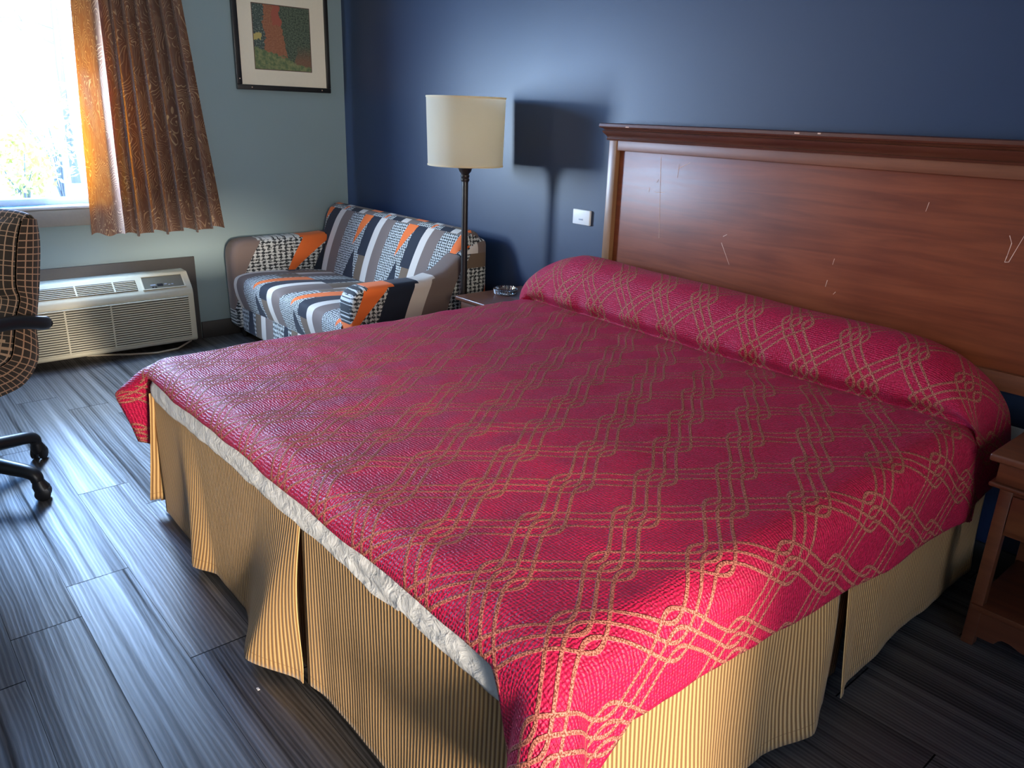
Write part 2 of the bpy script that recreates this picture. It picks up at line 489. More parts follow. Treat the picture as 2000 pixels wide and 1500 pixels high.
def tag(o, label=None, cat=None, group=None, kind=None):
    if label: o['label'] = label
    if cat: o['category'] = cat
    if group: o['group'] = group
    if kind: o['kind'] = kind
    return o
def empty(name, loc, rz=0.0):
    o = bpy.data.objects.new(name, None); COL.objects.link(o); o.location = loc; o.rotation_euler = (0, 0, rz)
    o.empty_display_size = 0.1
    return o
def copy_tree(o, parent=None):
    c = o.copy(); COL.objects.link(c)
    if parent is not None: c.parent = parent
    for ch in list(o.children): copy_tree(ch, c)
    return c
def struct(name, mb, mat, parent=None, label=None, cat='structure'):
    o = mb.build(name, mat, parent)
    if parent is None: tag(o, label, cat, kind='structure')
    return o
def spline(pts, t):
    """Catmull-Rom through points, t in 0..1"""
    n = len(pts) - 1
    x = max(0.0, min(n - 1e-6, t * n)); i = int(x); f = x - i
    p0, p1, p2, p3 = pts[max(i - 1, 0)], pts[i], pts[i + 1], pts[min(i + 2, n)]
    return tuple(0.5 * (2 * b + (c - a) * f + (2 * a - 5 * b + 4 * c - d) * f * f + (3 * b - a - 3 * c + d) * f ** 3) for a, b, c, d in zip(p0, p1, p2, p3))
def interp(tab, x):
    if x <= tab[0][0]: return tab[0][1]
    for (a, va), (b, vb) in zip(tab, tab[1:]):
        if x <= b: return va + (vb - va) * (x - a) / (b - a)
    return tab[-1][1]
def sstep(a, b, x):
    t = max(0.0, min(1.0, (x - a) / (b - a))); return t * t * (3 - 2 * t)
def nz(*p): return mnoise.noise(Vector(p))

# ------------------------------------------------------------------ the room
RX, RY, RH = 6.3, -4.3, 2.5
WY0, WY1, WZ0, WZ1 = -2.70, -1.49, 0.885, 2.15        # window opening
struct('floor', MB().box((-0.14, RY - 0.14, -0.12), (RX + 0.14, 0.14, 0)), FLOOR, label='dark grey wood-look plank floor', cat='floor')
struct('ceiling', MB().box((-0.14, RY - 0.14, RH), (RX + 0.14, 0.14, RH + 0.12)), WHITEP, label='white ceiling above the room', cat='ceiling')
struct('wall_back', MB().box((0, 0, 0), (RX, 0.14, RH)), NAVY, label='navy blue wall behind the headboard', cat='wall')
w = MB()
w.box((-0.14, WY1, 0), (0, 0.14, RH)); w.box((-0.14, RY, 0), (0, WY0, RH))
w.box((-0.14, WY0, 0), (0, WY1, WZ0)); w.box((-0.14, WY0, WZ1), (0, WY1, RH))
struct('wall_left', w, GREYBLUE, label='grey blue wall with the window', cat='wall')
struct('wall_front', MB().box((-0.14, RY - 0.14, 0), (RX, RY, RH)), GREYBLUE, label='grey blue wall opposite the headboard', cat='wall')
w = MB()
w.box((RX, -1.95, 0), (RX + 0.14, 0.14, RH)); w.box((RX, RY - 0.14, 0), (RX + 0.14, -2.95, RH)); w.box((RX, -2.95, 1.08), (RX + 0.14, -1.95, RH)); w.box((RX, -2.95, 0), (RX + 0.14, -1.95, 0.12))  # low opening is made up, sized to shape the sun beam
struct('wall_right', w, GREYBLUE, label='grey blue wall with a low opening added for the sun', cat='wall')
struct('baseboard_left', MB().box((0, -1.105, 0), (0.014, 0, 0.108), 0.003), BASEB, label='charcoal baseboard under the picture', cat='baseboard')
struct('baseboard_back', MB().box((0.014, -0.014, 0), (4.6, 0, 0.108), 0.003), BASEB, label='charcoal baseboard under the navy wall', cat='baseboard')
b = MB(); b.box((0, -2.40, 0), (0.016, -1.112, 0.538), 0.002)
struct('trim_1', b, PTRIM, label='dark grey board around the air conditioner', cat='trim')
# window
win = MB()
fx0, fx1 = -0.12, -0.05
win.box((fx0, WY0, WZ0), (fx1, WY1, WZ0 + 0.035), 0.004); win.box((fx0, WY0, WZ1 - 0.05), (fx1, WY1, WZ1), 0.004)
win.box((fx0, WY1 - 0.05, WZ0), (fx1, WY1, WZ1), 0.004); win.box((fx0, WY0, WZ0), (fx1, WY0 + 0.05, WZ1), 0.004)
win_o = struct('window_1', win, VINYL, label='white framed window beside the curtain', cat='window')
MB().box((-0.088, WY0 + 0.045, WZ0 + 0.03), (-0.082, WY1 - 0.045, WZ1 - 0.045)).build('pane', GLASS, win_o)
MB().box((-0.12, WY0 - 0.04, 0.770), (0.022, WY1 + 0.04, 0.866), 0.006).build('apron', SILLM, win_o)
MB().box((-0.12, WY0 - 0.04, 0.866), (0.030, WY1 + 0.04, 0.884), 0.005).build('window_sill', VINYL, win_o)

# ------------------------------------------------------------------ outside the window
GND = plain('bright_paving', (0.82, 0.82, 0.80), 0.9)
LEAF = plain('pale_green_leaf', (0.74, 0.80, 0.20), 0.7, var=0.3, bscale=6)
BARK = plain('grey_bark', (0.20, 0.19, 0.19), 0.9)
FACADE = plain('white_render', (0.82, 0.82, 0.82), 0.9)
BLUEG = plain('blue_glass', (0.25, 0.42, 0.62), 0.1)
struct('ground', MB().box((-30, -22, -0.35), (-0.14, 22, -0.15)), GND, label='bright paving outside the window', cat='ground')
bld = empty('building', (-16, 1.0, -0.15)); tag(bld, 'pale building far beyond the window glass', 'building')
MB().box((-1, -7, 0), (0, 8, 4.5)).build('wall', FACADE, bld)
MB().box((-0.01, 0.50, 2.72), (0.02, 1.06, 3.9)).build('window', BLUEG, bld)
def bush(loc, h, r, n, seed, label):
    e = empty('shrub', loc); tag(e, label, 'shrub')
    rr = random.Random(seed)
    m = MB(); br = MB()
    for _ in range(9):
        a = rr.uniform(0, 2 * PI); k = rr.uniform(0.3, 0.8)
        br.tube([(0, 0, 0), (0.3 * r * k * math.cos(a), 0.3 * r * k * math.sin(a), h * 0.4), (r * k * math.cos(a), r * k * math.sin(a), h * k)], [0.012, 0.008, 0.004], 5)
    for _ in range(n):
        d = Vector((rr.gauss(0, 1), rr.gauss(0, 1), rr.gauss(0, 1))).normalized() * rr.uniform(0.4, 1.0)
        p = Vector((d.x * r, d.y * r, h * 0.58 + d.z * h * 0.42))
        q = Vector((rr.gauss(0, 1), rr.gauss(0, 1), rr.gauss(0, 1))).normalized(); t = q.orthogonal().normalized(); L = rr.uniform(0.04, 0.07)
        vs = [m.bm.verts.new(p + o) for o in (-q * L, t * L * 0.4, q * L, -t * L * 0.4)]
        m.bm.faces.new(vs)
    br.build('stems', BARK, e)
    m.build('foliage', LEAF, e)
bush((-6.3, -0.95, -0.15), 1.35, 0.42, 700, 3, 'low pale green shrub nearer the window glass')
bush((-8.6, -0.05, -0.15), 2.1, 0.75, 900, 5, 'taller pale green shrub behind the low one outside')
tr = empty('tree', (-13.0, 0.9, -0.15)); tag(tr, 'bare branched tree standing before the pale building', 'tree')
t = MB(); rr = random.Random(11)
t.tube([(0, 0.2, 0), (0.03, 0.2, 2.2), (0.0, 0.3, 4.4)], [0.09, 0.07, 0.03], 8)
t.build('trunk', BARK, tr)
def branch(m, p, d, L, r, depth):
    q = p + d * L
    m.tube([p, p + d * L * 0.5 + Vector((0, 0, 0.03)), q], [r, r * 0.8, r * 0.55], 5)
    if depth:
        for _ in range(3):
            dd = (d + Vector((rr.uniform(-.5, .5), rr.uniform(-.9, .9), rr.uniform(-.35, .6)))).normalized()
            branch(m, q, dd, L * rr.uniform(0.55, 0.75), r * 0.55, depth - 1)
m = MB()
for k in range(7):
    branch(m, Vector((0.02, 0.2, 2.3 + 0.28 * k)), Vector((rr.uniform(-.3, .3), -1 if k % 3 else 0.9, rr.uniform(0.1, 0.5))).normalized(), 0.55, 0.022, 3)
m.build('branches', BARK, tr)

# ------------------------------------------------------------------ curtain and rod
rod = empty('curtain_rod', (0.10, -2.2, 2.24)); tag(rod, 'dark metal rod carrying the patterned curtain above the window', 'curtain rod')
MB().tube([(0, -1.0, 0), (0, 1.25, 0)], 0.011, 12).build('rod', DARKM, rod)
for yy in (-0.9, 1.15): MB().box((-0.10, yy - 0.012, -0.012), (0.0, yy + 0.012, 0.012), 0.003).build('bracket', DARKM, rod)
NPL = 9.0
def curtain_pt(a, b):
    # a: 0 leading edge (towards the window) .. 1 outer edge, b: 0 hem .. 1 rod
    z = 0.715 + b * (2.2285 - 0.715)
    yl = -1.685 + 0.075 * b; yr = -0.955 - 0.135 * b
    y = yl + (yr - yl) * a
    amp = (0.038 + 0.016 * (1 - b)) * sstep(0.17, 0.24, a)
    ph = NPL * 2 * PI * (a ** 0.9) + 0.5 * math.sin(3 * a + 2 * b)
    x = 0.078 + amp * math.sin(ph) + 0.016 * nz(a * 9, b * 3, 1) * (1 - b * 0.6) + 0.02 * (1 - b)
    y += 0.020 * math.cos(ph) * sstep(0.17, 0.24, a)
    # second pleat stands well forward of the flat leading panel
    x += 0.06 * math.exp(-((a - 0.245) / 0.035) ** 2) - 0.05 * (1 - sstep(0.18, 0.24, a))
    z += 0.012 * math.sin(ph * 0.5) * (1 - b)
    return (x, y, min(z, 2.2285))
c = MB().grid(361, 60, curtain_pt, lambda a, b: (a * 1.75, b * 1.52))
cur = c.build('curtain', CURT, angle=180)
tag(cur, 'bronze paisley pleated curtain hanging at the right of the window', 'curtain')

# ------------------------------------------------------------------ picture
pic = empty('framed_picture', (0.0, -0.432, 1.541)); tag(pic, 'black framed picture with cream mat on the grey blue wall', 'picture')
PW, PH = 0.637, 0.62
h = PW / 2
f = MB()
f.box((0.004, -h, 0), (0.030, h, 0.030), 0.004); f.box((0.004, -h, PH - 0.030), (0.030, h, PH), 0.004)
f.box((0.004, -h, 0.03), (0.030, -h + 0.034, PH - 0.03), 0.004); f.box((0.004, h - 0.026, 0.03), (0.030, h, PH - 0.03), 0.004)
fr = f.build('frame', BLACKF, pic)
for yy, zz in ((-0.226, 0.015), (0.252, 0.016), (-h + 0.018, 0.062)): MB().box((0.030, yy - 0.003, zz - 0.003), (0.0312, yy + 0.003, zz + 0.003)).build('nail_head', SCR, fr)
MB().box((0.003, -h + 0.02, 0.02), (0.016, h - 0.02, PH - 0.02)).build('mat_board', MATB, pic)
ay0, ay1, az0, az1 = -0.193, 0.193, 0.121, 0.500
MB().grid(2, 2, lambda a, b: (0.0166, ay0 + (ay1 - ay0) * a, az0 + (az1 - az0) * b), lambda a, b: (a, b)).build('print', ART, pic)
pic.children[-1].name = 'print'

# ------------------------------------------------------------------ air conditioner under the window
ac = empty('air_conditioner', (0.016, -1.735, 0.05)); tag(ac, 'ivory through-wall air conditioner with louvred front below the window', 'air conditioner')
AW = 0.535
prof = [(0, 0), (0.172, 0.0), (0.184, 0.012), (0.184, 0.300), (0.178, 0.325), (0.165, 0.345), (0.108, 0.408), (0.095, 0.422), (0, 0.425)]
MB().prism([(p[0], p[1]) for p in prof], 1, -AW, AW, 0.006, 2).build('housing', PTACM, ac)
gr = MB()
for k in range(19):
    z = 0.030 + k * 0.0138
    gr.box((0.182, -AW + 0.03, z), (0.1895, AW - 0.035, z + 0.0076), 0.0015, 1)
for yy in (-0.42, -0.18, 0.06): gr.box((0.184, yy - 0.004, 0.028), (0.1900, yy + 0.004, 0.285))
g_o = gr.build('front_grille', PTACM, ac)
MB().box((0.1835, -AW + 0.03, 0.028), (0.1846, AW - 0.035, 0.288)).build('grille_recess', PTACD, g_o)
# sloping top: recessed vent and control panel
sl0, sl1 = Vector((0.165, 0, 0.345)), Vector((0.108, 0, 0.408))
sd = (sl1 - sl0).normalized(); sn = Vector((sd.z, 0, -sd.x))
def slope_box(m, y0, y1, s0, s1, h0, h1, bev=0.0):
    L = (sl1 - sl0).length
    ctr = sl0 + sd * (s0 + s1) / 2 * L + sn * (h0 + h1) / 2 + Vector((0, (y0 + y1) / 2, 0))
    R_ = Matrix((sn, Vector((0, 1, 0)), sd)).transposed().to_4x4()
    d = Vector((h1 - h0, y1 - y0, (s1 - s0) * L)) / 2
    b = bmesh.new(); bmesh.ops.create_cube(b, size=2.0)
    for v in b.verts: v.co = Vector((v.co.x * d.x, v.co.y * d.y, v.co.z * d.z))
    if bev: bmesh.ops.bevel(b, geom=list(b.edges), offset=bev, segments=2, affect='EDGES')
    m._merge(b, Matrix.Translation(ctr) @ R_)
vent = MB(); slope_box(vent, -AW + 0.04, 0.225, 0.02, 0.86, 0.0, 0.0015)
v_o = vent.build('top_vent', PTACD, ac)
sl = MB()
for k in range(6): slope_box(sl, -AW + 0.045, 0.222, 0.05 + k * 0.135, 0.105 + k * 0.135, 0.001, 0.0055, 0.001)
for yy in (-0.35, -0.1, 0.1): slope_box(sl, yy - 0.004, yy + 0.004, 0.03, 0.84, 0.001, 0.006)
sl.build('vent_slats', PTACM, v_o)
pn = MB(); slope_box(pn, 0.262, 0.492, 0.0, 0.98, 0.0, 0.0015)
p_o = pn.build('control_panel', PANELG, ac)
q = MB(); slope_box(q, 0.338, 0.372, 0.18, 0.38, 0.0015, 0.003); q.build('display', BLACKP, p_o)
for y0, y1, s0, s1, mt in ((0.306, 0.318, .08, .18, BLACKP), (0.322, 0.334, .08, .18, BLACKP), (0.300, 0.330, .26, .36, BTN), (0.380, 0.396, .26, .36, BTN), (0.402, 0.414, .2, .28, BTN), (0.420, 0.432, .22, .30, BTN)):
    q = MB(); slope_box(q, y0, y1, s0, s1, 0.0015, 0.0035, 0.0006); q.build('button', mt, p_o)
rim = MB()
for y0, y1, s0, s1 in ((0.252, 0.262, -0.04, 1.05), (0.492, 0.502, -0.04, 1.05), (0.252, 0.502, -0.06, 0.02), (0.252, 0.502, 0.98, 1.06)): slope_box(rim, y0, y1, s0, s1, -0.001, 0.006, 0.002)
rim.build('panel_rim', PTACM, p_o)
cd = MB(); cd.tube([(0.03, -1.195, 0.030), (0.06, -1.20, 0.012), (0.17, -1.32, 0.006), (0.19, -1.45, 0.006), (0.13, -1.60, 0.006), (0.06, -1.72, 0.006), (0.03, -1.8, 0.008)], 0.006, 8)
tag(cd.build('power_cord', CORDM), 'cream power cord lying on the floor under the air conditioner', 'cord')

# ------------------------------------------------------------------ loveseat
sofa = empty('loveseat', (0.86, -0.48, 0)); tag(sofa, 'small two-seat sofa in a multicoloured leaf print slipcover in the corner', 'sofa')
ox, oy = 0.86, -0.48
REP = 0.50
def uv_back(p, n):
    if abs(n.x) > 0.8: return ((p.y + oy) / REP + 0.3, 0.15 + (p.z - 0.15) / 0.72)
    return ((p.x + ox - 0.18) / REP, (p.z + (0.5 * (p.y + 0.30) if n.z > 0.5 else 0) - 0.40) / 0.47)
def uv_seat(p, n):
    if n.z > 0.6: return ((p.x + ox) / 0.5 + 0.2 + p.y * 0.3, 0.5 + (p.y + 0.44) / 0.9)
    return ((p.x + ox) / 0.5 + 0.2 - 0.44 * 0.3, 0.5 + (p.z - 0.42) / 0.9)
def uv_arm(p, n):
    if p.x < 0:
        u_ = p.y / 1.05 + 0.78
        return (u_, 0.86 + p.x * 0.05) if n.z > 0.6 else (u_, (p.z - 0.06) / 0.66)
    if n.z > 0.6: return (p.y / 0.8 + 0.25, 0.80 + p.x * 0.1)
    return (p.y / 0.8 + 0.25, (p.z - 0.06) / 0.66)
hx = 0.83
bk = MB()
bprof = [(0.40, 0.16), (0.42, 0.60), (0.40, 0.80), (0.35, 0.845), (0.29, 0.835), (0.25, 0.78), (0.19, 0.55), (0.15, 0.38), (0.15, 0.16)]
bk.prism(bprof, 0, -hx + 0.06, hx - 0.05, 0.045, 4)
bk.project_uv(uv_back).build('backrest', SLIP, sofa, angle=60)
# base and seat cushion under one cover
st = MB(); st.box((-hx + 0.13, -0.42, 0.05), (hx - 0.14, 0.22, 0.30), 0.03, 3)
st.project_uv(uv_seat).build('seat_base', SLIP, sofa, angle=60)
st = MB()
def seat_pt(a, b):
    x = -hx + 0.135 + a * (2 * hx - 0.28); t = b
    pts = [(-0.415, 0.20), (-0.445, 0.30), (-0.45, 0.38), (-0.41, 0.425), (-0.25, 0.435), (0.0, 0.42), (0.2, 0.40)]
    y, z = spline(pts, t)
    z += 0.012 * math.sin(PI * a) - (0.018 * math.exp(-((a - 0.5) / 0.03) ** 2) if t > 0.4 else 0)
    return (x, y, z)
st.grid(80, 40, seat_pt, lambda a, b: (a * 2.7 + b * 0.30, 0.05 + b * 1.25))
st.build('seat_cushion', SLIP, sofa, angle=180)
for sx in (-1, 1):
    a = MB()
    if sx < 0: prof = [(-0.45, 0.07), (-0.455, 0.56), (-0.43, 0.625), (-0.38, 0.645), (0.10, 0.645), (0.36, 0.66), (0.40, 0.07)]
    else: prof = [(-0.43, 0.07), (-0.445, 0.52), (-0.42, 0.585), (-0.36, 0.605), (0.0, 0.605), (0.12, 0.635), (0.24, 0.72), (0.33, 0.785), (0.42, 0.80), (0.42, 0.07)]
    x0, x1 = (-hx + 0.0, -hx + 0.15) if sx < 0 else (hx - 0.19, hx - 0.03)
    a.prism(prof, 0, x0, x1, 0.04, 4)
    o = a.project_uv(uv_arm).build('armrest', SLIP, sofa, angle=60)
for px, py in ((-hx + 0.08, -0.38), (hx - 0.12, -0.36), (-hx + 0.08, 0.33), (hx - 0.12, 0.33)):
    MB().lathe([(0.018, 0.0), (0.026, 0.08)], (px, py, 0), 14, True).build('foot', DARKM, sofa)

# ------------------------------------------------------------------ floor lamp
lp = empty('floor_lamp', (1.75, -0.30, 0)); tag(lp, 'dark metal floor lamp with cream drum shade between sofa and nightstand', 'lamp')
MB().lathe([(0.0, 0), (0.125, 0), (0.125, 0.012), (0.11, 0.024), (0.04, 0.032), (0.02, 0.05), (0.0, 0.05)], (0, 0, 0)).build('base', DARKM, lp)
MB().lathe([(0.0165, 0.03), (0.0165, 1.13)], (0, 0, 0), 24, True).build('pole', DARKM, lp)
MB().lathe([(0.0, 1.115), (0.019, 1.115), (0.022, 1.12), (0.022, 1.128), (0.019, 1.132), (0.022, 1.138), (0.022, 1.146), (0.019, 1.15), (0.022, 1.156), (0.030, 1.165), (0.034, 1.178), (0.060, 1.198), (0.052, 1.203), (0.0, 1.203)], (0, 0, 0), 28).build('collar', DARKM, lp)
SR0, SR1, SZ0, SZ1 = 0.190, 0.198, 1.197, 1.520
sh = MB().lathe([(SR0, SZ0), (SR1, SZ1)], (0, 0, 0), 72).build('lamp_shade', SHADE, lp, angle=50)
for r_, z_ in ((SR0, SZ0), (SR1, SZ1)):
    rm = MB(); rm.lathe([(r_ + 0.0015, z_ - 0.004), (r_ + 0.0025, z_), (r_ + 0.0015, z_ + 0.004), (r_ - 0.004, z_ + 0.004), (r_ - 0.004, z_ - 0.004), (r_ + 0.0015, z_ - 0.004)], (0, 0, 0), 72)
    rm.build('trim_band', SHADE, sh)
hp = MB()
hp.tube([(0, 0, 1.2), (0, 0, 1.30)], 0.012, 12)
for k in range(3):
    a = 2 * PI * k / 3; hp.tube([(0, 0, 1.30), (0.19 * math.cos(a), 0.19 * math.sin(a), 1.30)], 0.003, 6)
hp.build('harp', DARKM, lp)
MB().lathe([(0.0, 1.30), (0.014, 1.305), (0.032, 1.37), (0.024, 1.41), (0.0, 1.425)], (0, 0, 0), 20).build('bulb', WHITEPL, lp)

# ------------------------------------------------------------------ nightstands
def nightstand(loc, wdt, dep, top, label):
    e = empty('nightstand', loc); tag(e, label, 'nightstand')
    # local: x 0..wdt, y 0 (front) .. dep (back)
    t = MB(); t.box((0, 0, top - 0.022), (wdt, dep, top), 0.006, 3)
    t.build('top', NSW, e)
    a = MB(); o = 0.022
    a.box((o, o, top - 0.085), (wdt - o, dep - 0.01, top - 0.022), 0.003)
    a.box((o - 0.012, o - 0.012, top - 0.098), (wdt - o + 0.012, dep - 0.004, top - 0.085), 0.005, 3)
    a.build('frieze', NSW, e)
    o2 = 0.035; zb = top - 0.24
    b_ = MB(); b_.box((o2 + 0.01, o2 + 0.006, zb), (wdt - o2 - 0.01, dep - 0.02, top - 0.098), 0.002)
    b_.build('case', NSW, e)
    d = MB(); d.box((o2 + 0.035, o2 - 0.004, zb + 0.016), (wdt - o2 - 0.035, o2 + 0.014, top - 0.115), 0.005, 2)
    dr = d.build('drawer', NSW, e)
    MB().lathe([(0.0, 0.0), (0.011, 0.0), (0.009, 0.01), (0.016, 0.022), (0.0, 0.027)], (0, 0, 0), 18).build('knob', DARKM, dr)
    k = dr.children[0]; k.location = (wdt / 2, o2 - 0.002, (zb + top - 0.1) / 2); k.rotation_euler = (PI / 2, 0, 0)
    for lx in (o2, wdt - o2 - 0.034):
        for ly in (o2, dep - 0.05):
            l = MB(); l.prism([(lx, ly), (lx + 0.034, ly), (lx + 0.034, ly + 0.034), (lx, ly + 0.034)], 2, 0.0, top - 0.098, 0.003)
            l.build('leg', NSW, e)
    s_ = MB(); s_.box((o2 + 0.004, o2 - 0.008, 0.118), (wdt - o2 - 0.004, dep - 0.02, 0.138), 0.004)
    s_.build('shelf', NSW, e)
    n = 48; pts = [(o2 + 0.03, 0.118)]
    x0, x1 = o2 + 0.03, wdt - o2 - 0.03
    bot = []
    for i in range(n + 1):
        tt = i / n; xx = x0 + (x1 - x0) * tt; m_ = min(tt, 1 - tt)
        z = 0.035 if m_ < 0.12 else 0.035 + 0.022 * sstep(0.12, 0.16, m_) - 0.012 * sstep(0.2, 0.3, m_) + 0.016 * sstep(0.33, 0.40, m_)
        bot.append((xx, z))
    m = MB(); m.prism([(x0, 0.118)] + bot + [(x1, 0.118)], 1, o2 + 0.002, o2 + 0.02)
    m.build('apron', NSW, e)
    return e
nightstand((4.405, -0.505, 0), 0.56, 0.46, 0.612, 'dark cherry nightstand with drawer and scalloped shelf right of the bed')
nightstand((1.892, -0.465, 0), 0.34, 0.45, 0.568, 'dark cherry nightstand with glass ashtray in the gap left of the bed')
ash = MB()
pr = [(0.0, 0.0), (0.050, 0.0), (0.058, 0.006), (0.062, 0.030), (0.056, 0.033), (0.047, 0.010), (0.0, 0.008)]
ash.lathe(pr, (0, 0, 0), 40)
for k in range(40):
    a = 2 * PI * k / 40
    ash.tube([(0.056 * math.cos(a), 0.056 * math.sin(a), 0.004), (0.062 * math.cos(a), 0.062 * math.sin(a), 0.028)], 0.003, 5)
tag(ash.build('ashtray', GLASSY, loc=(2.005, -0.225, 0.5685)), 'round clear glass ashtray on the left nightstand', 'ashtray')

# ------------------------------------------------------------------ wall plates
wp = empty('wall_plate', (2.312, 0.0, 0.983)); tag(wp, 'white jack plate on the navy wall left of the headboard', 'wall plate')
MB().box((-0.058, -0.014, -0.036), (0.058, 0.0, 0.036), 0.004, 3).build('plate', WHITEPL, wp)
MB().box((-0.014, -0.0155, -0.014), (0.014, -0.0135, -0.007), 0.001).build('jack', BTN, wp)
wp2 = empty('wall_plate', (4.365, 0.0, 0.48)); tag(wp2, 'white outlet plate low on the wall behind the right nightstand', 'wall plate')
MB().box((-0.06, -0.012, -0.06), (0.06, 0.0, 0.06), 0.004, 3).build('plate', WHITEPL, wp2)
for zz in (-0.025, 0.025): MB().box((-0.016, -0.014, zz - 0.014), (0.016, -0.011, zz + 0.014), 0.003).build('socket', WHITEPL, wp2)

# ------------------------------------------------------------------ headboard
HX0, HX1, HZ0, HZ1 = 2.508, 4.56, 0.66, 1.425
hb = empty('headboard', (HX0, 0, HZ0)); tag(hb, 'wide cherry wood headboard with scratched panel on the navy wall', 'headboard')
HW, HH = HX1 - HX0, HZ1 - HZ0
MB().box((0.048, -0.038, 0.0), (HW - 0.048, -0.006, HH - 0.07), 0.001).build('panel', CHERRY, hb)
for x0 in (0.0, HW - 0.046):
    MB().box((x0, -0.062, 0.0), (x0 + 0.046, 0.0, HH - 0.072), 0.003).build('post', POSTW, hb)
MB().box((0.046, -0.058, HH - 0.115), (HW - 0.046, -0.012, HH - 0.072), 0.002).build('top_rail', RAILW, hb)
MB().box((0.046, -0.058, 0.0), (HW - 0.046, -0.012, 0.06), 0.002).build('bottom_rail', RAILW, hb)
cm = MB()
cprof = [(0, HH - 0.073), (-0.066, HH - 0.073), (-0.069, HH - 0.066), (-0.064, HH - 0.062), (-0.070, HH - 0.052), (-0.080, HH - 0.042), (-0.084, HH - 0.032), (-0.076, HH - 0.030), (-0.082, HH - 0.022), (-0.092, HH - 0.020), (-0.096, HH - 0.014), (-0.094, HH - 0.003), (-0.088, HH), (0, HH)]
def cornice(k): return -0.006 - (k - 0.066) if k > 0.06 else -0.006
bm = cm.bm
ends = []
for side in (0, 1):
    ring = []
    for y, z in cprof:
        o = 0.006 + max(0, -y - 0.062)
        ring.append(bm.verts.new(((-o if side == 0 else HW + o), y, z)))
    ends.append(ring)
nn = len(cprof)
for i in range(nn): bm.faces.new((ends[0][i], ends[0][(i + 1) % nn], ends[1][(i + 1) % nn], ends[1][i]))
bm.faces.new(ends[0][::-1]); bm.faces.new(ends[1])
bmesh.ops.recalc_face_normals(bm, faces=bm.faces)
cn = cm.build('cornice', CHERRYD, hb, angle=28)
for x, dz, l in ((0.93, 0.0, 0.02), (1.02, 0.002, 0.012), (0.12, -0.006, 0.02)):
    MB().box((x, -0.0965, HH - 0.010 + dz), (x + l, -0.0925, HH - 0.005 + dz), 0.001).build('chip', SCR, cn)
# scratches: (x, z) on the panel face
pnl = [c_ for c_ in hb.children if c_.name == 'panel'][0]
for l in (
    [(0.2844, 0.6346), (0.3142, 0.292)],
    [(0.268, 0.4868), (0.3244, 0.4898)],
    [(0.3862, 0.6115), (0.3824, 0.5567)],
    [(0.383, 0.5946), (0.4408, 0.6213)],
    [(0.4468, 0.6545), (0.4375, 0.6662)],
    [(0.4704, 0.672), (0.4631, 0.6493)],
    [(0.6428, 0.3425), (0.6611, 0.3533)],
    [(0.639, 0.3169), (0.6884, 0.2336)],
    [(1.1302, 0.3272), (1.1264, 0.304)],
    [(1.1167, 0.245), (1.113, 0.2193)],
    [(1.4201, 0.5587), (1.4148, 0.5281)],
    [(1.6769, 0.4834), (1.6875, 0.4611), (1.6834, 0.4207), (1.6804, 0.401), (1.6917, 0.4028), (1.7193, 0.4968)],
    [(1.1554, 0.2078), (1.1474, 0.1967)],
    [(0.2371, 0.5038), (0.2336, 0.4837)],
    [(0.2842, 0.5426), (0.2719, 0.5264)]):
    sc = MB(); pts = [Vector(p) for p in l]
    for p, q in zip(pts, pts[1:]):
        d = (q - p).normalized(); n_ = Vector((-d.y, d.x)) * 0.0011
        vs = [sc.bm.verts.new((k.x, -0.0386, k.y)) for k in (p - n_, q - n_ * 0.6, q + n_ * 0.6, p + n_)]
        sc.bm.faces.new(vs)
    sc.build('scratch', SCR, pnl)

# ------------------------------------------------------------------ bed
BX0, BX1, BY0, ZT = 2.29, 4.29, -2.06, 0.628
bed = empty('bed', (3.29, -1.07, 0)); tag(bed, 'king size bed under the crimson spread, standing before the headboard', 'bed')
MB().box((-0.965, -0.955, 0.36), (0.965, 0.955, 0.570), 0.06, 5).build('mattress', SHEET, bed)
MB().box((-0.965, -0.955, 0.12), (0.965, 0.955, 0.36), 0.02, 2).build('box_spring', SHEET, bed)
for sx in (-0.85, 0.85):
    for sy in (-0.85, 0.85): MB().lathe([(0.03, 0), (0.03, 0.12)], (sx, sy, 0), 14, True).build('leg', DARKM, bed)

# white sheet showing below the spread at the foot: U-shaped band
def ushape(t, off):
    """perimeter of the bed from head-left, round the foot, to head-right; returns point and outward normal"""
    r = 0.06; x0, x1, y0 = BX0 - off, BX1 + off, BY0 - off; yh = -0.10
    La = (yh - y0) - r; Lc = PI / 2 * r; Lf = (x1 - x0) - 2 * r
    L = 2 * La + 2 * Lc + Lf; s = t * L
    if s < La: return Vector((x0, yh - s, 0)), Vector((-1, 0, 0)), s
    if s < La + Lc:
        a = (s - La) / r; return Vector((x0 + r - r * math.cos(a), y0 + r - r * math.sin(a), 0)), Vector((-math.cos(a), -math.sin(a), 0)), s
    if s < La + Lc + Lf: return Vector((x0 + r + s - La - Lc, y0, 0)), Vector((0, -1, 0)), s
    if s < La + 2 * Lc + Lf:
        a = (s - La - Lc - Lf) / r; return Vector((x1 - r + r * math.sin(a), y0 + r - r * math.cos(a), 0)), Vector((math.sin(a), -math.cos(a), 0)), s
    return Vector((x1, y0 + r + s - La - 2 * Lc - Lf, 0)), Vector((1, 0, 0)), s
def sheet_pt(a, b):
    p, n, s = ushape(0.335 + a * 0.345, 0.0)
    z = 0.482 + b * 0.125 + (0.012 * nz(s * 2.1, 0, 3) + 0.006 * nz(s * 9, 0, 5)) * (1 - b)
    bulge = 0.012 * math.sin(PI * min(1, b * 1.4 + 0.1)) + 0.006 * nz(s * 6 + b * 5, b * 3, 1) + 0.004 * nz(s * 18, b * 9, 2)
    return p + n * (0.014 + bulge - 0.02 * sstep(0.75, 1.0, b)) + Vector((0, 0, z))
